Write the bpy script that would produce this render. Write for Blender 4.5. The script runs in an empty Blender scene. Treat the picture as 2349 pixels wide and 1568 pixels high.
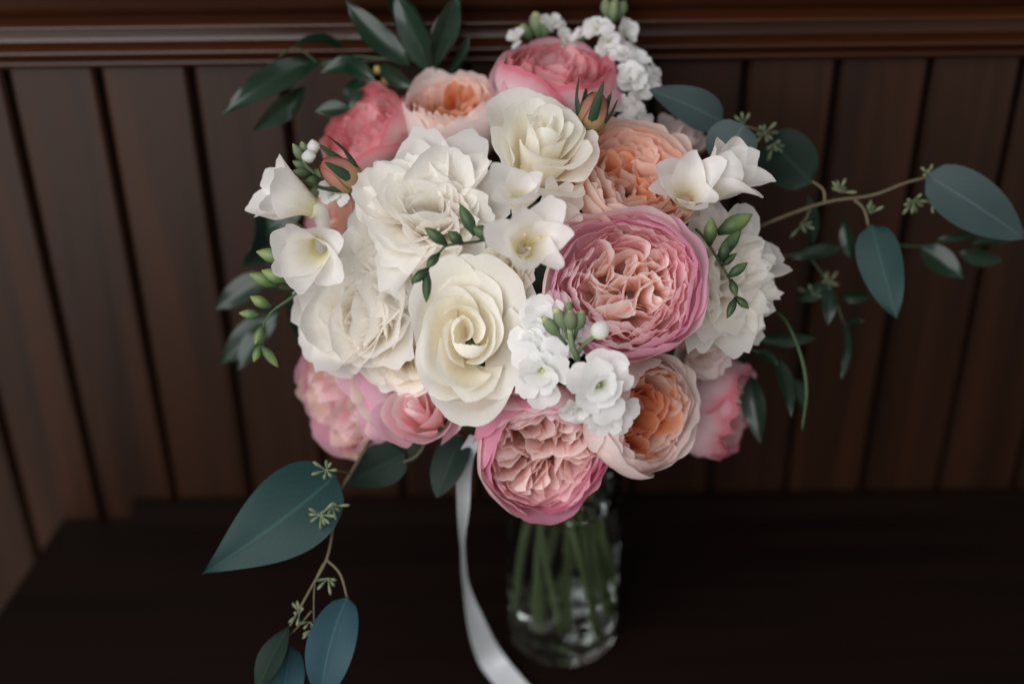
import bpy, math, random
import numpy as np
from math import radians, sin, cos, pi

# ------------------------------------------------------------------ camera
# Picture coordinates below are in a 2349 x 1568 frame of the photograph.
FD = 2349 * 50.0 / 36.0            # focal length in those pixels (50 mm lens)
CX, CY = 1174.5, 784.0
TH, RO = radians(33.7), radians(0.66)
nrm = lambda v: np.asarray(v, float) / np.linalg.norm(v)
F = np.array([0, cos(TH), -sin(TH)])
R0 = np.array([1.0, 0, 0]); U0 = np.array([0, sin(TH), cos(TH)])
R = cos(RO) * R0 - sin(RO) * U0
U = cos(RO) * U0 + sin(RO) * R0
def ray(px, py): return F + (px - CX) / FD * R - (py - CY) / FD * U
CAM = -1.13 * ray(1290, 1447)      # the vase foot stands on the origin of the table top
def P(px, py, d): return CAM + d * ray(px, py)
def T(px, py, z=0.0):              # where a pixel meets the height z
    r = ray(px, py); return CAM + r * ((z - CAM[2]) / r[2])

sc = bpy.context.scene
cam_d = bpy.data.cameras.new('camera'); cam = bpy.data.objects.new('camera', cam_d)
sc.collection.objects.link(cam); sc.camera = cam
cam_d.lens = 50; cam_d.sensor_width = 36; cam_d.clip_start = 0.02; cam_d.clip_end = 50
import mathutils
M4 = mathutils.Matrix(((R[0], U[0], -F[0], CAM[0]), (R[1], U[1], -F[1], CAM[1]),
                       (R[2], U[2], -F[2], CAM[2]), (0, 0, 0, 1)))
cam.matrix_world = M4
cam_d.dof.use_dof = True
cam_d.dof.focus_distance = 0.835
cam_d.dof.aperture_fstop = 2.5
cam_d.dof.aperture_blades = 0

# ------------------------------------------------------------------ world and lamps
w = bpy.data.worlds.new('World'); sc.world = w; w.use_nodes = True
w.node_tree.nodes['Background'].inputs[0].default_value = (0.70, 0.63, 0.55, 1)
w.node_tree.nodes['Background'].inputs[1].default_value = 0.30
def area(name, loc, target, sx, sy, power, col):
    l = bpy.data.lights.new(name, 'AREA'); l.shape = 'RECTANGLE'; l.size = sx; l.size_y = sy
    l.energy = power; l.color = col
    o = bpy.data.objects.new(name, l); sc.collection.objects.link(o); o.location = loc
    d = mathutils.Vector(target) - mathutils.Vector(loc)
    o.rotation_euler = d.to_track_quat('-Z', 'Y').to_euler()
    return o
area('window_light', (-.90, -1.42, 1.4), (0, 0, .3), 1.9, 1.7, 44, (0.99, 0.99, 1.0))
area('low_sheen_light', (-.85, -1.25, -.12), (-.3, .14, .3), 0.6, .7, 2.3, (1.0, 0.95, 0.92))  # added low lamp that gives the left boards their sheen
area('side_window_light', (1.9, -0.9, 1.35), (0, 0, .3), 0.7, 1.3, 5, (0.86, 0.95, 1.0))
sc.view_settings.view_transform = 'Standard'; sc.view_settings.look = 'None'
sc.view_settings.exposure = 0.0; sc.view_settings.gamma = 1.0
sc.render.engine = 'CYCLES'
sc.cycles.use_denoising = True
sc.cycles.max_bounces = 14; sc.cycles.diffuse_bounces = 10; sc.cycles.glossy_bounces = 4; sc.cycles.transmission_bounces = 12; sc.cycles.transparent_max_bounces = 12

# ------------------------------------------------------------------ object helpers
COL = sc.collection
rng = np.random.default_rng(7)
def lin(h):
    h = h.lstrip('#'); c = [int(h[i:i+2], 16) / 255 for i in (0, 2, 4)]
    return tuple(x / 12.92 if x <= .04045 else ((x + .055) / 1.055) ** 2.4 for x in c) + (1,)
def thing(name, label, cat, loc=(0, 0, 0), group=None):
    o = bpy.data.objects.new(name, None); COL.objects.link(o); o.location = tuple(loc)
    o.empty_display_size = 0.02
    o['label'] = label; o['category'] = cat
    if group: o['group'] = group
    o['_'] = 0; del o['_']
    return o
def origin_of(o):
    p = np.zeros(3)
    while o is not None:
        p += np.array(o.location); o = o.parent
    return p
def add(name, verts, faces, mat, parent=None, uv=None, smooth=True):
    v = np.asarray(verts, float)
    if parent is not None: v = v - origin_of(parent)
    me = bpy.data.meshes.new(name)
    me.from_pydata([tuple(x) for x in v], [], faces)
    if uv is not None:
        lay = me.uv_layers.new(name='UVMap')
        idx = np.empty(len(me.loops), np.int32); me.loops.foreach_get('vertex_index', idx)
        lay.data.foreach_set('uv', np.asarray(uv, float)[idx].ravel())
    if smooth: me.polygons.foreach_set('use_smooth', [True] * len(me.polygons))
    me.materials.append(mat); me.update()
    o = bpy.data.objects.new(name, me); COL.objects.link(o)
    if parent is not None: o.parent = parent
    return o
def gridfaces(nu, nv, closed=False):
    f = []
    for j in range(nv - 1):
        for i in range(nu if closed else nu - 1):
            a = j * nu + i; b = j * nu + (i + 1) % nu
            f.append((a, b, b + nu, a + nu))
    return f
def cat_rom(pts, n):
    p = np.asarray(pts, float)
    p = np.vstack([2 * p[0] - p[1], p, 2 * p[-1] - p[-2]])
    m = len(p) - 3; out = []
    for k in np.linspace(0, m - 1e-9, n):
        i = int(k); t = k - i; a, b, c, d = p[i:i + 4]
        out.append(.5 * (2 * b + (c - a) * t + (2 * a - 5 * b + 4 * c - d) * t * t + (3 * b - a - 3 * c + d) * t ** 3))
    return np.array(out)
def frame(z, hint=(0, 0, 1), spin=0.0):
    z = nrm(z); x = np.cross(hint, z)
    if np.linalg.norm(x) < 1e-3: x = np.cross((1, 0, 0), z)
    x = nrm(x); y = np.cross(z, x)
    return np.array([cos(spin) * x + sin(spin) * y, -sin(spin) * x + cos(spin) * y, z])   # rows
def facing(r, u, t): return nrm(r * R + u * U - t * F)
def tube_geo(pts, rad, ns=8, n=None):
    c = cat_rom(pts, n) if n else np.asarray(pts, float)
    m = len(c); rr = np.interp(np.linspace(0, 1, m), np.linspace(0, 1, len(rad)), rad)
    t = np.gradient(c, axis=0); V = []; x = None
    for i in range(m):
        ti = nrm(t[i])
        if x is None: x = frame(ti)[0]
        x = nrm(x - ti * np.dot(x, ti)); y = np.cross(ti, x)
        for k in range(ns):
            a = 2 * pi * k / ns; V.append(c[i] + rr[i] * (cos(a) * x + sin(a) * y))
    f = gridfaces(ns, m, True)
    f.append(tuple(range(ns))[::-1]); f.append(tuple(range((m - 1) * ns, m * ns)))
    uv = [(k / ns, i / (m - 1)) for i in range(m) for k in range(ns)]
    return np.array(V), f, uv
def tube(name, pts, rad, mat, parent, ns=8, n=None):
    v, f, uv = tube_geo(pts, rad, ns, n); return add(name, v, f, mat, parent, uv)
def merge(geos):
    V = []; Fc = []; UVs = []; o = 0
    for v, f, uv in geos:
        V += list(v); Fc += [tuple(i + o for i in q) for q in f]; UVs += list(uv); o += len(v)
    return V, Fc, UVs
def wob(x, ph, fr):                 # smooth 1-D wobble
    return (np.sin(x * fr + ph) + .6 * np.sin(x * fr * 1.9 + ph * 2.3) + .35 * np.sin(x * fr * 3.3 + ph * 3.1)) / 1.95

# ------------------------------------------------------------------ materials
def new_mat(name):
    m = bpy.data.materials.new(name); m.use_nodes = True
    nt = m.node_tree; nt.nodes.clear(); return m, nt, nt.nodes, nt.links
def nd(N, typ, **k):
    n = N.new(typ)
    for a, b in k.items(): setattr(n, a, b)
    return n
def math_n(N, L, op, a, b=None, clamp=False):
    n = N.new('ShaderNodeMath'); n.operation = op; n.use_clamp = clamp
    for i, x in enumerate((a, b)):
        if x is None: continue
        if isinstance(x, (int, float)): n.inputs[i].default_value = x
        else: L.new(x, n.inputs[i])
    return n.outputs[0]
def petal_mat(name, stops, rough=.55, transl=.5, vein=.10, var=.06, spec=.22, blotch=.10, bump=.45):
    m, nt, N, L = new_mat(name)
    uv = nd(N, 'ShaderNodeUVMap'); sep = nd(N, 'ShaderNodeSeparateXYZ'); L.new(uv.outputs[0], sep.inputs[0])
    u, v = sep.outputs[0], sep.outputs[1]
    a = math_n(N, L, 'ABSOLUTE', math_n(N, L, 'SUBTRACT', math_n(N, L, 'MULTIPLY', u, 2.0), 1.0))
    a = math_n(N, L, 'POWER', a, 7.0)
    a = math_n(N, L, 'MULTIPLY', a, math_n(N, L, 'MULTIPLY', v, .95))
    fac = math_n(N, L, 'MAXIMUM', v, a)
    oi = nd(N, 'ShaderNodeObjectInfo')
    tc = nd(N, 'ShaderNodeTexCoord')
    ns = nd(N, 'ShaderNodeTexNoise'); ns.inputs['Scale'].default_value = 55; ns.inputs['Detail'].default_value = 3
    L.new(tc.outputs['Object'], ns.inputs['Vector'])
    nb = math_n(N, L, 'MULTIPLY', math_n(N, L, 'SUBTRACT', ns.outputs[0], .5), blotch * 2)
    nb2 = math_n(N, L, 'MULTIPLY', math_n(N, L, 'SUBTRACT', oi.outputs['Random'], .5), .10)
    fac = math_n(N, L, 'ADD', math_n(N, L, 'ADD', fac, nb), nb2, True)
    rp = nd(N, 'ShaderNodeValToRGB'); L.new(fac, rp.inputs[0])
    e = rp.color_ramp.elements
    while len(e) < len(stops): e.new(.5)
    for k, (p, c) in enumerate(stops): e[k].position = p; e[k].color = lin(c)
    # fine veins running along the petal
    mp = nd(N, 'ShaderNodeMapping'); mp.inputs['Scale'].default_value = (46, 2.2, 1); L.new(uv.outputs[0], mp.inputs[0])
    comb = nd(N, 'ShaderNodeVectorMath', operation='ADD'); L.new(mp.outputs[0], comb.inputs[0])
    L.new(oi.outputs['Random'], comb.inputs[1])
    vn = nd(N, 'ShaderNodeTexNoise'); vn.inputs['Scale'].default_value = 1; vn.inputs['Detail'].default_value = 2
    L.new(comb.outputs[0], vn.inputs['Vector'])
    hs = nd(N, 'ShaderNodeHueSaturation')
    val = math_n(N, L, 'ADD', 1 - vein / 2 - var / 2, math_n(N, L, 'MULTIPLY', vn.outputs[0], vein))
    val = math_n(N, L, 'ADD', val, math_n(N, L, 'MULTIPLY', oi.outputs['Random'], var))
    L.new(val, hs.inputs['Value']); L.new(rp.outputs[0], hs.inputs['Color'])
    bp = nd(N, 'ShaderNodeBump'); bp.inputs['Strength'].default_value = bump; bp.inputs['Distance'].default_value = .0006
    L.new(vn.outputs[0], bp.inputs['Height'])
    pr = nd(N, 'ShaderNodeBsdfPrincipled'); pr.inputs['Roughness'].default_value = rough
    pr.inputs['Specular IOR Level'].default_value = spec
    L.new(hs.outputs[0], pr.inputs['Base Color']); L.new(bp.outputs[0], pr.inputs['Normal'])
    tr = nd(N, 'ShaderNodeBsdfTranslucent'); L.new(hs.outputs[0], tr.inputs[0])
    mx = nd(N, 'ShaderNodeMixShader'); mx.inputs[0].default_value = transl
    L.new(pr.outputs[0], mx.inputs[1]); L.new(tr.outputs[0], mx.inputs[2])
    out = nd(N, 'ShaderNodeOutputMaterial'); L.new(mx.outputs[0], out.inputs[0])
    return m
def leaf_mat(name, c1, c2, rib, rough, coat=0.0, spec=.5, back=None):
    m, nt, N, L = new_mat(name)
    uv = nd(N, 'ShaderNodeUVMap'); sep = nd(N, 'ShaderNodeSeparateXYZ'); L.new(uv.outputs[0], sep.inputs[0])
    u, v = sep.outputs[0], sep.outputs[1]
    a = math_n(N, L, 'ABSOLUTE', math_n(N, L, 'SUBTRACT', u, .5))
    ribf = math_n(N, L, 'SUBTRACT', 1.0, math_n(N, L, 'MULTIPLY', a, 34.0), True)
    tc = nd(N, 'ShaderNodeTexCoord')
    ns = nd(N, 'ShaderNodeTexNoise'); ns.inputs['Scale'].default_value = 38; ns.inputs['Detail'].default_value = 4
    L.new(tc.outputs['Object'], ns.inputs['Vector'])
    mx = nd(N, 'ShaderNodeMix', data_type='RGBA'); L.new(ns.outputs[0], mx.inputs[0])
    mx.inputs[6].default_value = lin(c1); mx.inputs[7].default_value = lin(c2)
    # side veins
    wv = math_n(N, L, 'SINE', math_n(N, L, 'MULTIPLY', math_n(N, L, 'SUBTRACT', v, math_n(N, L, 'MULTIPLY', a, .9)), 70.0))
    wv = math_n(N, L, 'MULTIPLY', math_n(N, L, 'POWER', math_n(N, L, 'MAXIMUM', wv, 0.0), 6.0), math_n(N, L, 'MULTIPLY', ns.outputs[0], .22))
    f2 = math_n(N, L, 'MAXIMUM', math_n(N, L, 'MULTIPLY', ribf, .75), wv)
    m2 = nd(N, 'ShaderNodeMix', data_type='RGBA'); L.new(f2, m2.inputs[0]); L.new(mx.outputs[2], m2.inputs[6])
    m2.inputs[7].default_value = lin(rib)
    colour = m2.outputs[2]
    if back:
        g = nd(N, 'ShaderNodeNewGeometry'); m3 = nd(N, 'ShaderNodeMix', data_type='RGBA')
        L.new(g.outputs['Backfacing'], m3.inputs[0]); L.new(colour, m3.inputs[6]); m3.inputs[7].default_value = lin(back)
        colour = m3.outputs[2]
    pr = nd(N, 'ShaderNodeBsdfPrincipled'); L.new(colour, pr.inputs['Base Color'])
    pr.inputs['Roughness'].default_value = rough; pr.inputs['Specular IOR Level'].default_value = spec
    pr.inputs['Coat Weight'].default_value = coat; pr.inputs['Coat Roughness'].default_value = .13
    bp = nd(N, 'ShaderNodeBump'); bp.inputs['Strength'].default_value = .25; bp.inputs['Distance'].default_value = .0005
    L.new(f2, bp.inputs['Height']); L.new(bp.outputs[0], pr.inputs['Normal'])
    tr = nd(N, 'ShaderNodeBsdfTranslucent'); L.new(colour, tr.inputs[0])
    ms = nd(N, 'ShaderNodeMixShader'); ms.inputs[0].default_value = .12
    L.new(pr.outputs[0], ms.inputs[1]); L.new(tr.outputs[0], ms.inputs[2])
    out = nd(N, 'ShaderNodeOutputMaterial'); L.new(ms.outputs[0], out.inputs[0])
    return m
def wood_mat(name, c1, c2, rough, axis=2, spec=.5, coat=0.0):
    m, nt, N, L = new_mat(name)
    tc = nd(N, 'ShaderNodeTexCoord'); oi = nd(N, 'ShaderNodeObjectInfo')
    mp = nd(N, 'ShaderNodeMapping'); s = [42.0, 42.0, 42.0]; s[axis] = 2.4; mp.inputs['Scale'].default_value = s
    L.new(tc.outputs['Object'], mp.inputs[0])
    ad = nd(N, 'ShaderNodeVectorMath', operation='ADD'); L.new(mp.outputs[0], ad.inputs[0])
    rv = math_n(N, L, 'MULTIPLY', oi.outputs['Random'], 37.0); L.new(rv, ad.inputs[1])
    n1 = nd(N, 'ShaderNodeTexNoise'); n1.inputs['Scale'].default_value = 1; n1.inputs['Detail'].default_value = 5
    n1.inputs['Distortion'].default_value = .6
    L.new(ad.outputs[0], n1.inputs['Vector'])
    rp = nd(N, 'ShaderNodeValToRGB'); L.new(n1.outputs[0], rp.inputs[0])
    rp.color_ramp.elements[0].position = .3; rp.color_ramp.elements[0].color = lin(c1)
    rp.color_ramp.elements[1].position = .72; rp.color_ramp.elements[1].color = lin(c2)
    hs = nd(N, 'ShaderNodeHueSaturation'); L.new(rp.outputs[0], hs.inputs['Color'])
    L.new(math_n(N, L, 'ADD', .82, math_n(N, L, 'MULTIPLY', oi.outputs['Random'], .36)), hs.inputs['Value'])
    pr = nd(N, 'ShaderNodeBsdfPrincipled'); L.new(hs.outputs[0], pr.inputs['Base Color'])
    L.new(math_n(N, L, 'ADD', rough - .06, math_n(N, L, 'MULTIPLY', n1.outputs[0], .12)), pr.inputs['Roughness'])
    pr.inputs['Specular IOR Level'].default_value = spec; pr.inputs['Coat Weight'].default_value = coat
    pr.inputs['Coat Roughness'].default_value = .35
    bp = nd(N, 'ShaderNodeBump'); bp.inputs['Strength'].default_value = .12; bp.inputs['Distance'].default_value = .001
    L.new(n1.outputs[0], bp.inputs['Height']); L.new(bp.outputs[0], pr.inputs['Normal'])
    out = nd(N, 'ShaderNodeOutputMaterial'); L.new(pr.outputs[0], out.inputs[0])
    return m
def plain(name, c, rough=.5, spec=.5, c2=None, scale=60, **kw):
    m, nt, N, L = new_mat(name)
    pr = nd(N, 'ShaderNodeBsdfPrincipled'); pr.inputs['Roughness'].default_value = rough
    pr.inputs['Specular IOR Level'].default_value = spec
    tc = nd(N, 'ShaderNodeTexCoord'); ns = nd(N, 'ShaderNodeTexNoise'); ns.inputs['Scale'].default_value = scale
    L.new(tc.outputs['Object'], ns.inputs['Vector'])
    mx = nd(N, 'ShaderNodeMix', data_type='RGBA'); L.new(ns.outputs[0], mx.inputs[0])
    mx.inputs[6].default_value = lin(c); mx.inputs[7].default_value = lin(c2 or c)
    L.new(mx.outputs[2], pr.inputs['Base Color'])
    for k, v in kw.items(): pr.inputs[k].default_value = v
    out = nd(N, 'ShaderNodeOutputMaterial'); L.new(pr.outputs[0], out.inputs[0])
    return m
def glass_mat(name, ior, tint, rough=0.0):
    m, nt, N, L = new_mat(name)
    g = nd(N, 'ShaderNodeBsdfPrincipled'); g.inputs['Transmission Weight'].default_value = 1.0
    g.inputs['IOR'].default_value = ior; g.inputs['Roughness'].default_value = rough
    g.inputs['Base Color'].default_value = tint
    out = nd(N, 'ShaderNodeOutputMaterial'); L.new(g.outputs[0], out.inputs[0])
    return m

MT = {}
MT['pink_out'] = petal_mat('pink_guard_petal', [(0, '#f8eae0'), (.35, '#f7e0e6'), (.75, '#f6d6e2'), (1, '#f0c2d6')])
MT['pink_ring'] = petal_mat('pink_ring_petal', [(0, '#f4c2ae'), (.45, '#f9d0cc'), (.8, '#fad6dc'), (1, '#fce8ec')])
MT['pink_in'] = petal_mat('pink_centre_petal', [(0, '#f5c4a4'), (.45, '#fbdacd'), (.8, '#fde9e4'), (1, '#fffaf8')])
MT['rose_out'] = petal_mat('deep_pink_guard_petal', [(0, '#f2dace'), (.3, '#f2cad3'), (.7, '#efbdcc'), (1, '#e69ebb')])
MT['rose_ring'] = petal_mat('deep_pink_ring_petal', [(0, '#e8aca0'), (.45, '#eebfc2'), (.8, '#f2cace'), (1, '#f8dfe2')])
MT['rose_in'] = petal_mat('deep_pink_centre_petal', [(0, '#e4a884'), (.4, '#f2cac0'), (.8, '#f8dcd8'), (1, '#fef6f3')])
MT['blush_out'] = petal_mat('blush_guard_petal', [(0, '#f2d8c0'), (.35, '#f5e0d8'), (.8, '#f5e6e2'), (1, '#f5e8e6')])
MT['blush_ring'] = petal_mat('blush_ring_petal', [(0, '#ea9c6c'), (.4, '#f2c4aa'), (.75, '#f5dacc'), (1, '#f8e8e2')])
MT['peach_in'] = petal_mat('peach_centre_petal', [(0, '#e08450'), (.5, '#ea9c6c'), (.85, '#f0b08c'), (1, '#f5caae')])
MT['peach_out'] = petal_mat('peach_guard_petal', [(0, '#dcc09a'), (.35, '#efd0b4'), (.75, '#f6dccc'), (1, '#fae6dd')])
MT['peach_ring'] = petal_mat('peach_ring_petal', [(0, '#eeae8c'), (.45, '#f6cab4'), (.8, '#f9dacb'), (1, '#fbe6de')])
MT['coral_out'] = petal_mat('coral_edged_petal', [(0, '#f0dcbc'), (.45, '#f4dacf'), (.8, '#f6d0d0'), (.93, '#f4b2ba'), (1, '#ee8e98')], blotch=.05)
MT['coral_ring'] = petal_mat('coral_ring_petal', [(0, '#fbe8e0'), (.5, '#fad9da'), (.85, '#f8c8ce'), (1, '#f4adb5')])
MT['lilac_out'] = petal_mat('pale_pink_edged_petal', [(0, '#f2e0da'), (.4, '#f5e2e8'), (.84, '#f5dde4'), (.955, '#f0b4c2'), (1, '#ea8a9c')], blotch=.04)
MT['dusty_out'] = petal_mat('dusty_pink_petal', [(0, '#c89a80'), (.5, '#bc8678'), (1, '#b46a78')])
MT['cream'] = petal_mat('cream_petal', [(0, '#f2e7c2'), (.3, '#faf4e2'), (.7, '#fcf9f0'), (1, '#fdfbf6')], vein=.10, blotch=.08)
MT['white'] = petal_mat('white_petal', transl=.58, stops=[(0, '#f0e6bc'), (.25, '#faf4e8'), (.7, '#fdfaf5'), (1, '#fdfcfa')], vein=.10, blotch=.08)
MT['ivory'] = petal_mat('ivory_petal', [(0, '#eee2bc'), (.3, '#f8f0de'), (.7, '#fbf6ec'), (1, '#fdf9f4')], vein=.10, blotch=.1)
MT['freesia'] = petal_mat('freesia_petal', [(0, '#e8e2a4'), (.22, '#f8f5e6'), (.6, '#fcfaf8'), (1, '#fcf9f8')], rough=.45, vein=.09, blotch=.07)
MT['stock'] = petal_mat('stock_petal', [(0, '#d4dcae'), (.2, '#f3f4ee'), (.6, '#f9f9f9'), (1, '#f9f9fa')], rough=.5, vein=.04, blotch=.06)
MT['pale_blush'] = petal_mat('pale_blush_petal', [(0, '#e8d6a4'), (.35, '#f3e6da'), (.8, '#f5e6e3'), (1, '#f4e2e2')], vein=.05)
MT['bud_green'] = petal_mat('freesia_bud', [(0, '#2f472c'), (.45, '#5a7444'), (1, '#909c60')], rough=.4, transl=.12, spec=.4, var=.25)
MT['bud_dark'] = petal_mat('freesia_green_bud', [(0, '#21361f'), (.5, '#32492d'), (1, '#52683f')], rough=.4, transl=.08, spec=.4, var=.25)
MT['stock_bud'] = petal_mat('stock_green_bud', [(0, '#45583c'), (.5, '#647457'), (.9, '#7c8a6a'), (1, '#c8bf8c')], rough=.6, transl=.1, var=.2)
MT['rose_bud'] = petal_mat('rosebud_petal', [(0, '#7c7c48'), (.35, '#a0805c'), (.75, '#a87268'), (1, '#96524c')], rough=.5, transl=.15)
MT['sepal'] = petal_mat('sepal_green', [(0, '#2a4030'), (.5, '#2d4634'), (1, '#3c4a2e')], rough=.5, transl=.12)
MT['berry'] = plain('yellow_berry', '#caa75a', .5, c2='#d9c07c')
MT['euc'] = leaf_mat('eucalyptus_leaf', '#12302f', '#183b39', '#305650', .55, spec=.3, back='#2c4a52')
MT['euc_dark'] = leaf_mat('eucalyptus_leaf_dark', '#13231d', '#1a2e26', '#304438', .6, spec=.25, back='#243a3a')  # darker green leaf tone
MT['euc_blue'] = leaf_mat('eucalyptus_leaf_blue', '#20404a', '#284a54', '#3c606a', .55, spec=.3, back='#1a302e')
MT['euc_grey'] = leaf_mat('eucalyptus_leaf_grey', '#2f3f40', '#3a4a4b', '#54646a', .55, spec=.35, back='#3c5a54')
MT['ruscus'] = leaf_mat('ruscus_leaf', '#0c2317', '#14301f', '#1f3f2a', .42, coat=.4, spec=.3, back='#182c20')
MT['euc_stem'] = plain('eucalyptus_stem', '#4c4a36', .65, c2='#6e5e4a', scale=120)
MT['seed'] = plain('eucalyptus_seed', '#55644c', .6, c2='#7c8464', scale=200)
MT['stem'] = plain('flower_stem', '#3e5238', .5, c2='#788458', scale=22)
MT['stem_dark'] = plain('green_stem', '#2c4429', .45, c2='#3c5830', scale=40)
MT['stamen'] = plain('stamen', '#d8c8a0', .5, c2='#c8b078')
MT['board'] = wood_mat('panel_wood', '#1d0d05', '#361a0a', .45, 2)
MT['rail'] = wood_mat('moulding_wood', '#2c150a', '#482411', .33, 0)
MT['groove'] = plain('panel_gap', '#0d0907', .8, .2)
MT['table'] = wood_mat('table_wood', '#0d0604', '#180a06', .6, 0, spec=.15)
MT['glass'] = glass_mat('vase_glass', 1.52, (.96, .985, .975, 1))
MT['glass_water'] = glass_mat('glass_to_water', 1.52 / 1.33, (.96, .99, .975, 1))
MT['water'] = glass_mat('water', 1.33, (.98, 1, .99, 1))
MT['ribbon'] = plain('satin_ribbon', '#b6babf', .36, .5, c2='#c6c8cc', **{'Sheen Weight': .3, 'Anisotropic': .5})

# ------------------------------------------------------------------ the setting: panelled wall, moulding, table
YW = T(1174.5, 1175)[1]                          # wall face stands where the table ends
def on_wall(px, py):
    r = ray(px, py); return CAM + r * ((YW - CAM[1]) / r[1])
def box(x0, x1, y0, y1, z0, z1, ch=0.0):
    # box whose front (y0) vertical edges are chamfered by ch
    pr = [(x0, y1), (x0, y0 + ch), (x0 + ch, y0), (x1 - ch, y0), (x1, y0 + ch), (x1, y1)]
    if ch == 0: pr = [(x0, y1), (x0, y0), (x1, y0), (x1, y1)]
    n = len(pr); V = [(x, y, z0) for x, y in pr] + [(x, y, z1) for x, y in pr]
    f = [(i, (i + 1) % n, (i + 1) % n + n, i + n) for i in range(n)] + [tuple(range(n))[::-1], tuple(range(n, 2 * n))]
    return V, f
V, f = box(-1.5, 1.5, YW + .012, YW + .05, -.6, .9)
wall = add('wall', V, f, MT['groove'], None, smooth=False); wall['kind'] = 'structure'
xa = on_wall(220, 147)[0]; xb = on_wall(2140, 135)[0]; bw = (xb - xa) / 9
zt = on_wall(1174, 142)[2]
GAP = bw * .07
for k in range(-6, 16):
    x0 = xa + k * bw
    V, f = box(x0 + GAP / 2, x0 + bw - GAP / 2, YW, YW + .0118, -.55, zt + .01, .0028)
    add('board', V, f, MT['board'], wall, smooth=False)
# moulded rail: profile (distance out from the wall, height), swept along the wall
def zy(py): return on_wall(1174, py)[2]
def bead(z0, z1, d, out, n=9):
    return [(d + out * sin(pi * t), z0 + (z1 - z0) * t) for t in np.linspace(0, 1, n)]
h = lambda py: zy(py) + .004
prof = [(-.012, h(150)), (.006, h(150))] + bead(h(146), h(122), .006, .006) + [(.004, h(118)), (.011, h(116))] \
     + bead(h(114), h(86), .011, .010) + [(.010, h(84)), (.012, h(56)), (.012, h(50))] + [(.016, h(49))] \
     + bead(h(48), h(20), .016, .012) + [(.014, h(17)), (.020, h(14)), (.024, h(-20)), (.030, h(-60)), (.05, h(-75)), (.05, h(-110)), (-.012, h(-112))]
n = len(prof); V = []
for x in np.linspace(-1.4, 1.4, 3):
    V += [(x, YW - d, z) for d, z in prof]
f = [(j * n + i, j * n + (i + 1) % n, (j + 1) * n + (i + 1) % n, (j + 1) * n + i) for j in range(2) for i in range(n)]
mo = add('moulding', V, f, MT['rail'], wall)
for p in mo.data.polygons: p.use_smooth = True
# table
a, b = T(140, 1186), T(0, 1392); dirv = (b - a) / (b - a)[1]
yb, yf = YW - .002, -.42
xl_b = (a + dirv * (yb - a[1]))[0]; xl_f = (a + dirv * (yf - a[1]))[0]
TB = thing('table', 'very dark wooden table top pushed against the panelled wall', 'table', (0, 0, -.6))
poly = [(xl_b, yb), (xl_f, yf), (1.1, yf), (1.1, yb)]
ch = .004
top = [(xl_b + ch, yb), (xl_f + ch, yf + ch), (1.1, yf + ch), (1.1, yb)]
V = [(x, y, -.035) for x, y in poly] + [(x, y, -ch) for x, y in poly] + [(x, y, 0) for x, y in top]
f = [(i, (i + 1) % 4, (i + 1) % 4 + 4, i + 4) for i in range(4)] + [(i + 4, (i + 1) % 4 + 4, (i + 1) % 4 + 8, i + 8) for i in range(4)] + [(3, 2, 1, 0), (8, 9, 10, 11)]
add('table_top', V, f, MT['table'], TB, smooth=False)
xr = T(318, 1180)[0]
V, f = box(xr, 1.1, YW - .014, YW - .003, .0, .023, .002)
add('back_strip', V, f, MT['table'], TB, smooth=False)
for x, y in ((xl_b + .12, yb - .1), (xl_b + .12, yf + .12), (1.0, yb - .1), (1.0, yf + .12)):
    V, f = box(x - .025, x + .025, y - .025, y + .025, -.6, -.035, .003)
    add('leg', V, f, MT['table'], TB, smooth=False)

# ------------------------------------------------------------------ vase
RV, HV = .0425, .165
VA = thing('vase', 'clear glass cylinder vase holding the bouquet stems', 'vase', (0, 0, 0))
def lathe(prof, ns=64):
    V = []; m = len(prof)
    for r, z in prof:
        for k in range(ns):
            a = 2 * pi * k / ns; V.append((r * cos(a), r * sin(a), z))
    f = gridfaces(ns, m, True)
    f.append(tuple(range(ns))[::-1]); f.append(tuple(range((m - 1) * ns, m * ns)))
    return V, f
ZL = .143                                        # water line
def sheet(prof, first=False, last=False, ns=72):
    V = []; m = len(prof)
    for r, z in prof:
        for k in range(ns):
            a = 2 * pi * k / ns; V.append((r * cos(a), r * sin(a), z))
    f = gridfaces(ns, m, True)
    if first: f.append(tuple(range(ns))[::-1])
    if last: f.append(tuple(range((m - 1) * ns, m * ns)))
    return V, f
RI = RV - .0028
body = [(.004, .0015), (.034, .0012), (.0375, .0006), (.0405, .0016), (.0420, .005), (RV, .011), (RV, .06), (RV, .11), (RV, HV - .002), (RV - .0006, HV), (RV - .0021, HV), (RI, HV - .002), (RI, HV - .008), (RI, ZL + .0022)]
V, f = sheet(body, first=True); add('glass_body', V, f, MT['glass'], VA)
V, f = sheet([(RI, ZL + .0022), (RI, .06), (RI, .018), (RI - .002, .0125), (RI - .006, .011), (.004, .0108)], last=True); add('water_body', V, f, MT['glass_water'], VA)
V, f = sheet([(RI, ZL + .0022), (RI - .0004, ZL + .0014), (RI - .0012, ZL + .0006), (RI - .0026, ZL + .0001), (RI - .006, ZL), (.004, ZL)], last=True); add('water_surface', V, f, MT['water'], VA)

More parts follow.
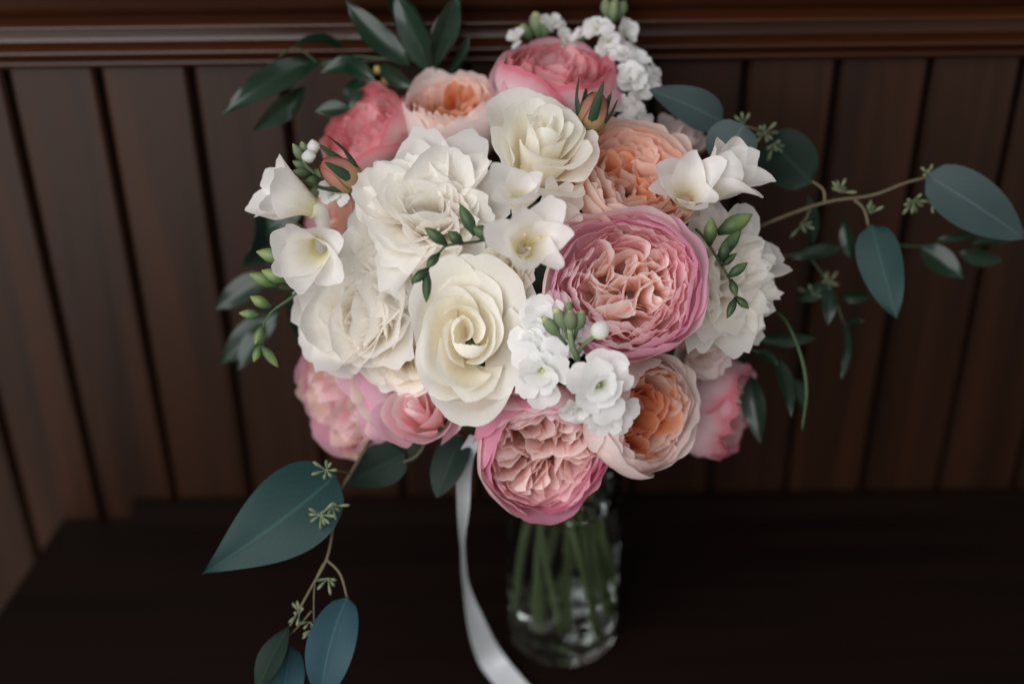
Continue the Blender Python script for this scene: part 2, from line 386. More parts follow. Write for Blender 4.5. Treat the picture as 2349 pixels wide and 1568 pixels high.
# ------------------------------------------------------------------ bouquet geometry
BC = (1245, 690); ZC = .965; RB = .145
def bdepth(px, py):
    rho = math.hypot(px - BC[0], py - BC[1]) * ZC / FD
    return ZC - math.sqrt(RB * RB - rho * rho) if rho < RB * .98 else ZC - .02 + (rho - RB) * .25
def mpx(n, d): return n * d / FD
_slot = [0]
def stem_slot():
    k = _slot[0]; _slot[0] += 1
    r = .033 * math.sqrt((k * 11 % 46 + .5) / 46); a = k * 2.39996 + .4
    top = np.array([r * .78 * cos(a), r * .78 * sin(a), HV + .006])
    b = a + .9; rb = .0355 * math.sqrt((k + .6) / 11) if k < 11 else .0355 * math.sqrt((k * 17 % 46 + .5) / 46)
    if k >= 11: rb *= .8
    return top, np.array([rb * cos(b), rb * sin(b), .0135 + (k % 5) * .004 if k < 11 else .128 + (k % 4) * .003])
def flower_stem(root_fn, head, face, back, rad=.0024, mat='stem'):
    """root_fn(base) makes the thing at the stem's cut end; the stem runs from there up to the head"""
    top, bot = stem_slot(); root = root_fn(bot)
    hb = head - face * back
    p2 = hb - face * .030
    p2 = p2 * .6 + (top + np.array([0, 0, .04])) * .4
    tube('stem', [bot, bot * .45 + top * .55, top, p2, hb + face * back * .12], [rad * 1.05, rad, rad * .95, rad * .9, rad], MT[mat], root, 8, 26)
    return root

def prof_fn(pts):
    c = cat_rom(pts, 40)
    s = np.concatenate([[0], np.cumsum(np.linalg.norm(np.diff(c, axis=0), axis=1))]); s /= s[-1]
    return lambda t: (np.interp(t, s, c[:, 0]), np.interp(t, s, c[:, 1]))
def wrap_petal(fr, o, phi, dphi, pts, tip=.25, ruf=.03, rr=.05, curl=0.0, sp=.05, nu=11, nv=11, fr_n=3.0, basew=.45, notch=0.0, point=0.0):
    """petal that wraps round the flower's axis. pts: (radius, height) profile from base to rim"""
    u = np.linspace(-1, 1, nu)[None, :]; v = np.linspace(0, 1, nv)[:, None]
    ph = rng.uniform(0, 6.28)
    smax = 1 - tip * np.abs(u) ** 2.6 + .035 * wob(u, ph, 4.0) + .018 * wob(u, ph * 1.7, 11.0) - notch * np.exp(-(u / .16) ** 2) + point * np.exp(-(u / .22) ** 2)
    s = np.clip(v * smax, 0, 1.15); pf = prof_fn(pts); r, z = pf(np.clip(s, 0, 1))
    wdt = basew + (1 - basew) * np.clip(s / .6, 0, 1) ** .8
    a = phi + u * dphi * wdt
    Rm = max(p[0] for p in pts)
    e = s ** 3
    r = r * (1 + sp * u) + ruf * Rm * e * wob(u, ph, fr_n)
    z = z + ruf * Rm * .7 * e * wob(u, ph + 1.7, fr_n * 1.2)
    r = r + curl * Rm * np.clip(s - .8, 0, 1) ** 2 * 9 * (1 + .5 * wob(u, ph + .5, 2.))
    z = z - curl * Rm * np.clip(s - .84, 0, 1) ** 2 * 14 * (1 + .5 * wob(u, ph + .5, 2.))
    # faint dents
    r = r * (1 + .025 * np.sin(v * 5 + ph) * np.cos(u * 3 + ph))
    q = np.stack([r * np.cos(a), r * np.sin(a), z + 0 * u], -1).reshape(-1, 3)
    uv = np.stack([(u + 1) / 2 + 0 * v, v + 0 * u], -1).reshape(-1, 2)
    return o + q @ fr, gridfaces(nu, nv), uv
def strap(fr, o, L, W, a0=0.0, bend=.6, cup=.2, tip=.35, ruf=.05, basew=.3, twist=0.0, nu=9, nv=10, wide=.65, notch=0.0, frn=3.0, point=0.0, roll_tip=0.0, jag=.02):
    """free petal: rows of fr are width axis, outward normal, growth axis"""
    u = np.linspace(-1, 1, nu)[None, :]; v = np.linspace(0, 1, nv)[:, None]
    ph = rng.uniform(0, 6.28)
    smax = 1 - tip * np.abs(u) ** 2.4 + .05 * wob(u, ph, 4.5) + jag * wob(u, ph * 1.7, 10.0) - notch * np.exp(-(u / .18) ** 2) + point * np.exp(-(u / .25) ** 2)
    s = v * smax
    ss = np.linspace(0, 1.2, 60); al = a0 + bend * ss + roll_tip * np.clip(ss - .75, 0, 1) ** 2 * 16
    cy = np.concatenate([[0], np.cumsum(np.sin(al[:-1]) * (ss[1] - ss[0]))]) * L
    cz = np.concatenate([[0], np.cumsum(np.cos(al[:-1]) * (ss[1] - ss[0]))]) * L
    Y = np.interp(s, ss, cy); Z = np.interp(s, ss, cz); A = np.interp(s, ss, al)
    hw = W / 2 * (basew + (1 - basew) * np.sin(np.clip(s / wide, 0, 1) * pi / 2) ** 1.3)
    off = -cup * hw * (u ** 2) * 1.0 + ruf * W * s ** 2 * wob(u * 1.0, ph, frn) + ruf * W * .4 * np.sin(s * 6 + ph)
    tw = twist * s
    x = u * hw * np.cos(tw); nn = off + u * hw * np.sin(tw)
    q = np.stack([x, Y + nn * np.cos(A), Z - nn * np.sin(A)], -1).reshape(-1, 3)
    uv = np.stack([(u + 1) / 2 + 0 * v, v + 0 * u], -1).reshape(-1, 2)
    return o + q @ fr, gridfaces(nu, nv), uv
WARP = None                          # (centre, size, amount, phases): slight natural irregularity of one flower
def set_warp(o, r, amt):
    global WARP
    WARP = (o, r, amt, rng.uniform(0, 6.28, 6))
def warp(v):
    o, r, amt, ph = WARP; q = (v - o) / r; w = np.zeros_like(v)
    for k in range(3):
        a, b = (k + 1) % 3, (k + 2) % 3
        w[:, k] = np.sin(q[:, a] * 2.3 + ph[k]) * np.cos(q[:, b] * 2.0 + ph[k + 3]) + .45 * np.sin(q[:, b] * 5.1 + ph[k + 3]) * np.cos(q[:, a] * 4.6 + ph[k])
    return v + w * r * amt
def petal(geo, mat, parent, name='petal'):
    v, f, uv = geo
    if WARP is not None and name == 'petal': v = warp(np.asarray(v))
    return add(name, v, f, MT[mat], parent, uv)
def leaf_geo(base, tip, width, roll=0.0, bend=.1, fold=.12, kind='euc', nu=9, nv=15, wave=.02, side=0.0, twist=0.0):
    base, tip = np.asarray(base, float), np.asarray(tip, float)
    t = tip - base; L = np.linalg.norm(t); t = t / L
    n = CAM - (base + tip) / 2; n = nrm(n - t * np.dot(n, t)); x = np.cross(t, n)
    n, x = cos(roll) * n + sin(roll) * x, cos(roll) * x - sin(roll) * n
    u = np.linspace(-1, 1, nu)[None, :]; v = np.linspace(0, 1, nv)[:, None]
    if kind == 'euc': hw = (v ** .55) * (1 - v) ** .62 * 1.0; hw = hw / hw.max() * (1 + 0 * v)
    elif kind == 'ovate': hw = (v ** .5) * (1 - v) ** .85; hw = hw / hw.max()
    elif kind == 'acum': hw = (v ** .5) * (1 - v) ** 1.15 + .04 * (1 - v); hw[0] = .02; hw = hw / hw.max()
    elif kind == 'round': hw = (v ** .45) * (1 - v) ** .42; hw = hw / hw.max()
    else: hw = np.sin(pi * v ** .85) ** .95; hw = hw / hw.max()
    hw = hw * width / 2; ph = rng.uniform(0, 6.28)
    off = bend * L * 4 * v * (1 - v) + fold * np.abs(u) * hw + wave * L * np.sin(v * 7 + ph) * u * np.abs(u) + .012 * L * np.sin(v * 5 + ph)
    tw = twist * (v - .5)
    q = base + (v * L)[..., None] * t + (u * hw * np.cos(tw) + side * L * 4 * v * (1 - v))[..., None] * x + (off + u * hw * np.sin(tw))[..., None] * n
    uv = np.stack([(u + 1) / 2 + 0 * v, v + 0 * u], -1).reshape(-1, 2)
    return q.reshape(-1, 3), gridfaces(nu, nv), uv
def leaf(parent, b, t, wpx, mat='euc', name='leaf', **k):
    bd = P(*b) if len(b) == 3 else P(b[0], b[1], bdepth(*b)); td = P(*t)
    v, f, uv = leaf_geo(bd, td, mpx(wpx, (b[2] + t[2]) / 2), **k)
    return add(name, v, f, MT[mat], parent, uv)
def bud_geo(b, t, r, shape=(.35, .6, .95, 1.0, .9, .55, .08), bend=0.0, ns=10):
    b, t = np.asarray(b, float), np.asarray(t, float); d = t - b
    fr = frame(d); m = len(shape); pts = [b + d * k / (m - 1) + fr[0] * bend * np.linalg.norm(d) * sin(pi * k / (m - 1)) for k in range(m)]
    return tube_geo(pts, [r * s for s in shape], ns)
def bud(parent, b, t, rpx, mat, name='bud', **k):
    v, f, uv = bud_geo(P(*b), P(*t), mpx(rpx, b[2]), **k); return add(name, v, f, MT[mat], parent, uv)

# ------------------------------------------------------------------ roses
def rose_root(name, label, group=None):
    return lambda b: thing(name, label, 'flower', b, group)
def cup_rose(label, px, py, face, rpx, mo, mr, mi, cup=.85, close=.97, rim=.22, dip=.22, nl=3, rings=4, ncen=34, depth=None, spin=0.0,
             dd=0.0, ruf=.035, flat=1.0, name='garden_rose', ring_in=.46, outer_flare=0.0, cen_mat2=None, squash=1.0, ringn=9, style='quarter', wp=.06, mix=0):
    d = (bdepth(px, py) if depth is None else depth) + dd
    fc = facing(*face); o = P(px, py, d); Rr = mpx(rpx, d)
    root = flower_stem(rose_root(name, label), o, fc, Rr * cup)
    fr = frame(fc, U, spin)
    if squash != 1.0: pass
    set_warp(o, Rr, wp)
    for li in range(nl):
        r = Rr * (1 - .06 * li); c0 = close - .02 * li + (outer_flare if li == 0 else 0)
        n = 5
        for k in range(n):
            j = rng.uniform(-.2, .2); c1 = c0 + rng.uniform(-.07, .05); rm = rim * (1 + .35 * rng.uniform(-1, 1))
            pts = [(r * .06, -cup * r), (r * .5, -cup * .88 * r), (r * .9, -cup * .42 * r), (r * 1.0, -.02 * r), (r * c1, rm * r)]
            petal(wrap_petal(fr, o, 2 * pi * (k + .37 * li) / n + j, .84 + rng.uniform(-.05, .16), pts, tip=.24, ruf=ruf * rng.uniform(.6, 1.5), curl=(.06 if li == 0 else .02) * rng.uniform(-.3, 1.5), nu=21, nv=14, fr_n=4.0, notch=.05 * rng.uniform(-.5, 1)), (mr if mix and rng.uniform() < mix else mo), root)
    ztop = lambda q: rim - .03 - dip * (1 - q) ** 1.1
    for ri in range(rings):
        q = .85 - (.85 - ring_in) * ri / max(1, rings - 1); n = max(5, int(round(ringn * (q + .18))))
        for k in range(n):
            qq = q + rng.uniform(-.03, .03); zz = ztop(qq) + rng.uniform(-.09, .06)
            pts = [(Rr * qq * .35, -cup * .75 * Rr), (Rr * qq * .82, -cup * .4 * Rr), (Rr * qq * .99, (zz - .16) * Rr), (Rr * qq * (.93 + rng.uniform(-.06, .05)), zz * Rr)]
            petal(wrap_petal(fr, o, 2 * pi * (k + .5 * ri) / n + rng.uniform(-.25, .25), 4.1 / n * rng.uniform(.75, 1.25), pts, tip=.22, ruf=.05, sp=rng.uniform(-.07, .07), nu=15, nv=8, fr_n=5.5,
                             notch=.07 * rng.uniform(0, 1)), mr, root)
    for k in range(ncen):
        t = (k + .5) / ncen; q = (ring_in + .06) * math.sqrt(t); a = k * 2.39996 + rng.uniform(-.3, .3)
        zz = ztop(q) + rng.uniform(-.10, .08); hgt = .5 * cup + zz
        cen = np.array([q * .78 * cos(a), q * .78 * sin(a), zz - hgt]) * Rr
        if style == 'radial': psi = a + rng.uniform(-.35, .35)
        elif style == 'tangent': psi = a + pi / 2 + rng.uniform(-.5, .5)
        else: psi = round(a / 1.2566) * 1.2566 + rng.uniform(-.45, .45) if rng.uniform() < .6 else a + rng.choice([-1, 1]) * rng.uniform(.6, 1.5)
        wx = np.array([cos(psi), sin(psi), 0.])
        lean = np.array([cos(a), sin(a), 0]) * rng.uniform(-.05, .40)
        gz = nrm(np.array([0, 0, 1.]) + lean); wx = nrm(wx - gz * np.dot(wx, gz)); nx = np.cross(gz, wx)
        fl = np.array([wx, nx, gz]) @ fr
        petal(strap(fl, o + cen @ fr, hgt * Rr * 1.0, Rr * rng.uniform(.34, .62), a0=rng.uniform(-.15, .15), bend=rng.uniform(-.5, .7), cup=rng.uniform(-.9, .9), tip=.28,
                    ruf=.06, basew=.45, notch=.10 * rng.uniform(0, 1), frn=4.2, nu=13, nv=9), (cen_mat2 if cen_mat2 and rng.uniform() < .4 else mi), root)
    return root, o, fr, Rr
def tea_rose(label, px, py, face, rpx, mat, n=24, depth=None, spin=0.0, dd=0.0, high=.35, flare=.25, name='rose', tight=1.0, mouter=None, ell=1.0, curl=.07, deep=.75, ruf=.035, off=(0, 0)):
    d = (bdepth(px, py) if depth is None else depth) + dd
    fc = facing(*face); o = P(px, py, d); Rr = mpx(rpx, d)
    root = flower_stem(rose_root(name, label), o, fc, Rr * deep)
    fr = frame(fc, U, spin).copy()
    fr[1] = fr[1] * ell
    set_warp(o, Rr, .05)
    for i in range(n):
        t = (i + 1) / n; jt = max(0, .5 - t) * 2; r = Rr * (.06 + .94 * t ** tight) * rng.uniform(.93 - .15 * jt, 1.05 + .12 * jt)
        fl = flare * (.25 + .75 * max(0, t - .2) / .8) * rng.uniform(.7, 1.3)
        zt_ = Rr * (high * (1 - t ** 1.6) - .02 + rng.uniform(-.05, .05)) if t > .2 else Rr * (high * .9)
        r0 = r / (1 + fl)
        pts = [(r0 * .25, -deep * Rr), (r0 * .62, -deep * .62 * Rr), (r0 * .92, zt_ - .34 * Rr), (r0 * (1 + fl * .4), zt_ - .10 * Rr), (r0 * (1 + fl) * (.55 if i < 3 else 1), zt_)]
        tx, ty = rng.uniform(-.13, .13, 2) * (1.2 - .5 * t + 1.3 * jt)
        rot = np.array(mathutils.Euler((tx, ty, 0)).to_matrix())
        oc = o + (np.array(off) * (1 - t) * Rr) @ fr[:2]
        petal(wrap_petal(rot @ fr, oc, i * 2.39996 + rng.uniform(-.35, .35), np.interp(t, [0, .3, 1], [1.9, 1.3, .88]) * rng.uniform(.9, 1.15), pts, tip=.3, ruf=ruf, sp=.22 * (1 - t) + .05, curl=curl * t * rng.uniform(.2, 1.6), nu=21, nv=15, fr_n=2.8),
              (mouter if mouter and t > .72 else mat), root)
    return root, o, fr, Rr
def peony(label, px, py, face, rpx, mat, n=60, depth=None, spin=0.0, dd=0.0, narrow=1.0, spread=1.35, name='peony', mouter=None, lens=(.55, 1.0), incurve=.7):
    d = (bdepth(px, py) if depth is None else depth) + dd
    fc = facing(*face); o = P(px, py, d); Rr = mpx(rpx, d)
    root = flower_stem(rose_root(name, label), o, fc, Rr * .45)
    fr = frame(fc, U, spin); base = o - fc * Rr * .42
    set_warp(o, Rr, .05)
    for i in range(n):
        t = .12 + .88 * (i + .5) / n; a = i * 2.39996 + rng.uniform(-.25, .25)
        el = spread * t ** .62 + rng.uniform(-.12, .12)          # angle from axis
        L = Rr * (lens[0] + (lens[1] - lens[0]) * t) * rng.uniform(.88, 1.12)
        rad = np.array([cos(a), sin(a), 0]); gz = nrm(rad * sin(el * .75) + np.array([0, 0, 1]) * cos(el * .75))
        wx = nrm(np.cross(np.array([0, 0, 1.]), rad)); nx = np.cross(gz, wx)
        if np.dot(nx, rad) < 0: nx = -nx; wx = -wx
        tl = rng.uniform(-.5, .5); wx, nx = cos(tl) * wx + sin(tl) * nx, cos(tl) * nx - sin(tl) * wx
        W = Rr * narrow * rng.uniform(.30, .52) * (1.0 + .35 * t)
        petal(strap(np.array([wx, nx, gz]) @ fr, base + (rad * .10 * Rr) @ fr, L, W, a0=-.1 + .4 * -incurve * (t - 1) * .5, bend=rng.uniform(-.35, .45) + incurve * (t ** .7 - 1) + .35 * t, cup=rng.uniform(.15, .8), tip=.34, ruf=.024, basew=.22,
                    notch=.09 * rng.uniform(0, 1), frn=3.6, twist=rng.uniform(-.4, .4), nu=13, nv=14, wide=.8, jag=.028, roll_tip=rng.uniform(-.25, .35)), (mouter if mouter and t > .6 else mat), root)
    return root, o, fr, Rr

cup_rose('large open garden rose with magenta pink rim and many folded peach pink petals', 1440, 652, (.02, .14, 1), 186, 'pink_out', 'pink_ring', 'pink_in', cup=.8, close=.97, rim=.16, dip=.14, rings=5, ncen=44, spin=.4, ring_in=.56, dd=-.004, ringn=11, mix=.4)
cup_rose('deep pink garden rose nodding over the vase rim', 1240, 1036, (.0, -.42, .9), 160, 'rose_out', 'rose_ring', 'rose_in', cup=.95, close=.92, rim=.26, dip=.24, rings=3, ncen=46, spin=1.1, ring_in=.7, style='radial', wp=.09, mix=.3)
cup_rose('blush garden rose with a deep bright orange heart', 1480, 950, (.55, -.05, .83), 144, 'blush_out', 'blush_ring', 'peach_in', cup=.9, close=.90, rim=.3, dip=.42, rings=3, ncen=30, spin=.2, ring_in=.66, outer_flare=.06, style='tangent')
cup_rose('pink ruffled rose seen from the side, beside the orange hearted rose', 1650, 935, (.84, -.22, .36), 118, 'lilac_out', 'pink_ring', 'coral_ring', cup=1.0, close=.95, rim=.38, dip=-.1, rings=4, ncen=24, dd=.03, ruf=.06)
cup_rose('rounded pale pink rose under the white peony, turned towards the panelled wall boards', 800, 912, (-.76, -.30, .52), 156, 'pink_out', 'blush_ring', 'pink_ring', cup=1.0, close=.84, rim=.36, dip=.05, rings=3, ncen=24, dd=.008, mix=.2)
tea_rose('small half open pink rose tucked under the cream rose', 962, 940, (-.25, .42, .85), 114, 'pink_ring', n=14, high=.45, flare=.22, mouter='pink_out', dd=.012, deep=.9)
tea_rose('large open cream rose between the white peony and the stock flowers', 1076, 782, (.0, .06, 1), 160, 'cream', n=17, high=.16, flare=.55, ell=1.36, dd=-.008, spin=.0, off=(-.10, .14), tight=.85)
tea_rose('cream rose below the pink rose at the top, one petal reaching out sideways', 1240, 322, (.14, .6, .78), 165, 'cream', n=16, high=.42, flare=.55, dd=-.028, deep=.95, off=(0, .1), ell=1.0)
cup_rose('pale pink rose with coral edges crowning the top of the bouquet', 1283, 182, (.12, .84, .52), 146, 'lilac_out', 'coral_out', 'coral_ring', cup=.85, close=.95, rim=.30, dip=-.2, rings=4, ncen=24, dd=-.02)
cup_rose('peach rose with a burnt orange cup beside the coral rose', 1040, 255, (-.15, .78, .62), 118, 'blush_out', 'peach_ring', 'peach_in', cup=1.15, close=.92, rim=.42, dip=.35, rings=3, ncen=22, ring_in=.66, dd=-.01)
cup_rose('coral pink ruffled rose facing the dark glossy leaves', 836, 298, (-.58, .5, .64), 116, 'coral_out', 'coral_out', 'coral_ring', cup=1.05, close=.9, rim=.3, dip=.05, rings=3, ncen=22, dd=-.005)
cup_rose('soft peach rose with loose petals above the large pink rose', 1455, 408, (.22, .5, .82), 154, 'peach_out', 'peach_ring', 'peach_in', cup=.95, close=.96, rim=.22, dip=.25, rings=4, ncen=24, ring_in=.5, cen_mat2='peach_ring', outer_flare=.06)
peony('shaggy white peony in the middle of the bouquet', 990, 480, (-.10, .28, .95), 205, 'white', n=56, narrow=1.3, spread=1.35, spin=.3)
peony('full white peony with cream outer petals beside the left freesia', 842, 712, (-.28, .0, .95), 190, 'white', n=34, narrow=1.8, spread=1.3, lens=(.75, 1.0), incurve=1.3)
peony('white peony with ragged petals on the side towards the trailing eucalyptus', 1655, 632, (.42, .1, .88), 176, 'white', n=64, narrow=1.05, spread=1.45, dd=-.012, lens=(.6, 1.05), incurve=.45)
peony('small white ruffled carnation hanging below the ragged white peony', 1682, 752, (.45, -.45, .78), 92, 'white', n=44, narrow=.85, spread=1.3, name='carnation', dd=-.01)
peony('loose white peony wedged between the shaggy one and the full one', 905, 590, (-.15, .1, 1), 150, 'white', n=30, narrow=1.8, spread=1.3, dd=.012, lens=(.7, 1.0), incurve=1.0, spin=1.0)
peony('small ivory bloom tucked between the cream rose and the half open pink rose', 925, 822, (-.2, -.1, 1), 105, 'ivory', n=22, narrow=1.8, spread=1.3, dd=.02, lens=(.8, 1.0), name='ivory_bloom')
peony('white bloom filling the space between the peach rose and the centre freesia', 1335, 470, (.1, .2, 1), 100, 'pale_blush', n=22, narrow=1.7, spread=1.3, dd=.03, lens=(.8, 1.0), name='blush_bloom')
peony('pale bloom deep between the large pink rose and the side facing rose', 1610, 800, (.3, -.2, .9), 90, 'pale_blush', n=20, narrow=1.7, spread=1.3, dd=.03, lens=(.8, 1.0), name='blush_bloom')
peony('ivory bloom half hidden under the centre freesia beside the large pink rose', 1165, 622, (.1, .1, 1), 85, 'ivory', n=20, narrow=1.8, spread=1.3, dd=.022, lens=(.8, 1.0), name='ivory_bloom')
tea_rose('coral rose almost hidden behind the left freesia', 765, 495, (-.5, .2, .8), 80, 'peach_ring', n=10, dd=.03, mouter='coral_ring')
tea_rose('cream and pink rosebud behind the peach rose, under a grey green leaf', 1570, 318, (.5, .6, .6), 92, 'pale_blush', n=9, dd=-.005, flare=.5, deep=1.1)
tea_rose('small pink bud peeping out behind the side facing rose', 1712, 862, (.5, -.2, .8), 34, 'pink_ring', n=7, dd=.035, deep=1.2)

# ------------------------------------------------------------------ rosebuds
WARP = None
def rosebud(label, base, tip, rpx, sep):
    b, t = P(*base), P(*tip); ax = nrm(t - b); Lb = np.linalg.norm(t - b)
    root = flower_stem(lambda q: thing('rosebud', label, 'flower bud', q), b, ax, .002, .0018, 'stem_dark')
    fr = frame(ax, -F); r = mpx(rpx, base[2])
    for i in range(5):
        pts = [(r * .25, 0), (r * .85, Lb * .22), (r * (1.0 - .03 * i), Lb * .5), (r * .62, Lb * .85), (r * (.16 + .04 * i), Lb)]
        petal(wrap_petal(fr, b, i * 1.3, 1.25, pts, tip=.16, ruf=.03, sp=.08, nu=11, nv=12), 'rose_bud', root)
    for i in range(5):
        a = i * 1.2566 + .35; rad = np.array([cos(a), sin(a), 0]); wx = np.array([-sin(a), cos(a), 0.])
        fl = np.array([wx, rad, [0, 0, 1.]]) @ fr
        petal(strap(fl, b + (rad * r * .35) @ fr, Lb * sep * rng.uniform(.8, 1.15), r * .85, a0=.75, bend=-.85, cup=.5, tip=.96, ruf=.02, basew=.8, wide=.3, nu=7, nv=12, roll_tip=.25), 'sepal', root, 'sepal')
    add('calyx', *bud_geo(b - ax * r * .6, b + ax * r * .35, r * .55)[:2], MT['sepal'], root)
    return root
rosebud('brownish pink rosebud with long curling sepals below the top rose', (1348, 308, .86), (1374, 212, .855), 36, 1.2)
rosebud('orange and olive rosebud under the coral ruffled rose', (830, 428, .868), (736, 372, .86), 39, 1.2)

# ------------------------------------------------------------------ freesia
def floret_freesia(root, px, py, d, face, rpx, open_=.6, spin=0.0, tubepx=70, stam=True, mat='freesia', tube_to=None):
    rpx = rpx * 1.16; open_ = open_ * .72
    fc = facing(*face); o = P(px, py, d); Rr = mpx(rpx, d); fr = frame(fc, U, spin); Lt = mpx(tubepx, d)
    b = o - fc * Lt
    if tube_to is not None: b = P(*tube_to)
    v, f, uv = tube_geo([b, b * .55 + (o - fc * Rr * .5) * .45, o - fc * Rr * .42, o - fc * Rr * .22], [Rr * .10, Rr * .14, Rr * .18, Rr * .23], 12, 10)
    f = f[:-1]
    fl = add('floret', v, f, MT[mat], root, uv)
    set_warp(o, Rr, .06)
    for k in range(6):
        inner = k % 2; a = k * pi / 3 + rng.uniform(-.16, .16)
        rad = np.array([cos(a), sin(a), 0]); wx = np.array([-sin(a), cos(a), 0.])
        petal(strap(np.array([wx, rad, [0, 0, 1.]]) @ fr, o + (rad * Rr * (.15 if inner else .19)) @ fr - fc * Rr * .32, Rr * rng.uniform(1.2, 1.5), Rr * (.88 if inner else .98) * rng.uniform(.85, 1.15), a0=.26, bend=open_ * rng.uniform(.1, 1.7), cup=rng.uniform(.35, .8), tip=.5, ruf=.035, jag=.008,
                    basew=.36, wide=.66, nu=13, nv=13, roll_tip=rng.uniform(-.15, .3)), mat, fl)
    if stam:
        for k in range(3):
            a = k * 2.1 + .3; dr = np.array([.18 * cos(a), .18 * sin(a), 0]) @ fr * Rr
            tube('stamen', [o - fc * Rr * .3, o + dr * .6 + fc * Rr * .2, o + dr + fc * Rr * .48], [Rr * .018, Rr * .018, Rr * .035], MT['stamen'], fl, 6, 6)
    return fl
def freesia(label, stem_pts, rad=4.0):
    pts = [P(*p) for p in stem_pts]
    root = flower_stem(lambda q: thing('freesia', label, 'flower', q, None), pts[0], nrm(pts[1] - pts[0]), .001, .0017, 'stem_dark')
    tube('flower_spike', pts, [mpx(rad, .83), mpx(rad * .8, .83), mpx(rad * .45, .83)], MT['stem_dark'], root, 7, 26)
    return root
# left spray
f1 = freesia('white freesia spray with green buds drooping beside the full white peony', [(760, 600, .90), (715, 640, .875), (668, 682, .87), (620, 718, .87), (600, 760, .872), (595, 795, .873)])
floret_freesia(f1, 694, 470, .862, (-.8, .28, .5), 92, .42, .3, 90, False, tube_to=(745, 560, .89))
floret_freesia(f1, 724, 572, .85, (-.3, -.22, .95), 96, .8, 0.5, 60, False, tube_to=(760, 610, .89))
for b, t, r in (((660, 595, .868), (588, 577, .866), 17), ((640, 655, .87), (572, 628, .867), 17), ((662, 645, .862), (600, 620, .86), 16), ((622, 705, .868), (574, 680, .866), 14),
                ((600, 722, .87), (548, 718, .868), 12), ((602, 745, .872), (585, 790, .872), 10), ((597, 790, .872), (582, 830, .872), 10), ((598, 790, .872), (638, 842, .873), 11)):
    bud(f1, b, t, r, 'bud_green')
# centre spray
f2 = freesia('white freesia spray with dark green buds lying over the shaggy white peony', [(1200, 560, .86), (1150, 545, .82), (1090, 555, .803), (1030, 562, .80), (1012, 575, .80), (985, 612, .80), (978, 640, .801)])
floret_freesia(f2, 1188, 455, .806, (.02, .42, .9), 74, .50, .52, 60, False, tube_to=(1190, 540, .86))
floret_freesia(f2, 1208, 560, .803, (.22, .1, 1), 98, .8, 0.0, 60, True, tube_to=(1195, 570, .86))
floret_freesia(f2, 1258, 478, .845, (.5, .1, .85), 70, .5, .3, 50, False, tube_to=(1215, 560, .86))
for b, t, r in (((1090, 540, .802), (1055, 468, .80), 15), ((1135, 548, .803), (1082, 520, .80), 17), ((1060, 560, .80), (1028, 530, .797), 14), ((1025, 562, .80), (975, 522, .797), 14),
                ((1008, 580, .80), (978, 615, .797), 11), ((982, 615, .80), (944, 650, .798), 12), ((980, 620, .80), (978, 694, .799), 11)):
    bud(f2, b, t, r, 'bud_dark')
# right spray
f3 = freesia('white freesia spray with yellow green buds over the ragged white peony', [(1590, 520, .88), (1615, 545, .855), (1650, 600, .845), (1665, 625, .842), (1683, 662, .84), (1688, 690, .84)])
floret_freesia(f3, 1640, 425, .862, (.62, .5, .62), 92, .5, .2, 80, False, tube_to=(1600, 510, .89))
floret_freesia(f3, 1580, 455, .852, (-.05, .45, .9), 88, .6, .5, 60, False, tube_to=(1595, 520, .89))
for b, t, r, m in (((1645, 535, .858), (1726, 492, .856), 21, 'bud_green'), ((1628, 562, .85), (1632, 500, .846), 16, 'bud_green'), ((1648, 590, .848), (1700, 528, .848), 15, 'bud_dark'), ((1655, 600, .84), (1668, 552, .838), 14, 'bud_dark'),
                   ((1655, 610, .843), (1690, 580, .842), 9, 'bud_dark'), ((1670, 635, .84), (1715, 602, .838), 12, 'bud_dark'), ((1676, 640, .84), (1690, 680, .838), 10, 'bud_dark'), ((1688, 680, .84), (1718, 708, .839), 10, 'bud_dark'), ((1688, 682, .84), (1668, 730, .838), 10, 'bud_dark')):
    bud(f3, b, t, r, m)

# ------------------------------------------------------------------ stock
def floret_stock(root, px, py, d, face, rpx, n=11, mat='stock', sp=1.0, k=1.25):
    rpx = rpx * k; set_warp(P(px, py, d), mpx(rpx, d), .06)
    fc = facing(*face); o = P(px, py, d); Rr = mpx(rpx, d); fr = frame(fc, U, rng.uniform(0, 3))
    v, f, uv = bud_geo(o - fc * Rr * .7, o + fc * Rr * .06, Rr * .17, (.5, .9, 1, 1, .9, .6, .2)); fl = add('floret', v, f, MT['stock_bud'], root, uv)
    for k in range(n):
        a = k * 2.39996 + rng.uniform(-.2, .2); t = (k + .5) / n
        rad = np.array([cos(a), sin(a), 0]); wx = np.array([-sin(a), cos(a), 0.])
        petal(strap(np.array([wx, rad, [0, 0, 1.]]) @ fr, o + (rad * Rr * .05) @ fr, Rr * (.55 + .45 * t) * rng.uniform(.85, 1.15), Rr * (.62 + .38 * t) * rng.uniform(.9, 1.15), a0=.15 + 1.1 * t * sp, bend=.35 + .3 * t, cup=rng.uniform(-.2, .45), tip=.3, ruf=.06,
                    basew=.22, wide=.85, notch=.14 * rng.uniform(.2, 1), twist=rng.uniform(-.3, .3), nu=9, nv=9, frn=3.4), mat, fl)
    return fl
def stock(label, stem_pts, rad=6):
    pts = [P(*p) for p in stem_pts]
    root = flower_stem(lambda q: thing('stock_flower', label, 'flower', q), pts[0], nrm(pts[1] - pts[0]), .001, .002, 'stem_dark')
    tube('flower_spike', pts, [mpx(rad, stem_pts[0][2]), mpx(rad * .75, stem_pts[0][2])], MT['stock_bud'], root, 8, 16)
    return root
s1 = stock('white stock in front of the large pink rose, grey green buds at its tip', [(1320, 900, .86), (1325, 830, .815), (1312, 790, .805), (1305, 740, .80)], 8)
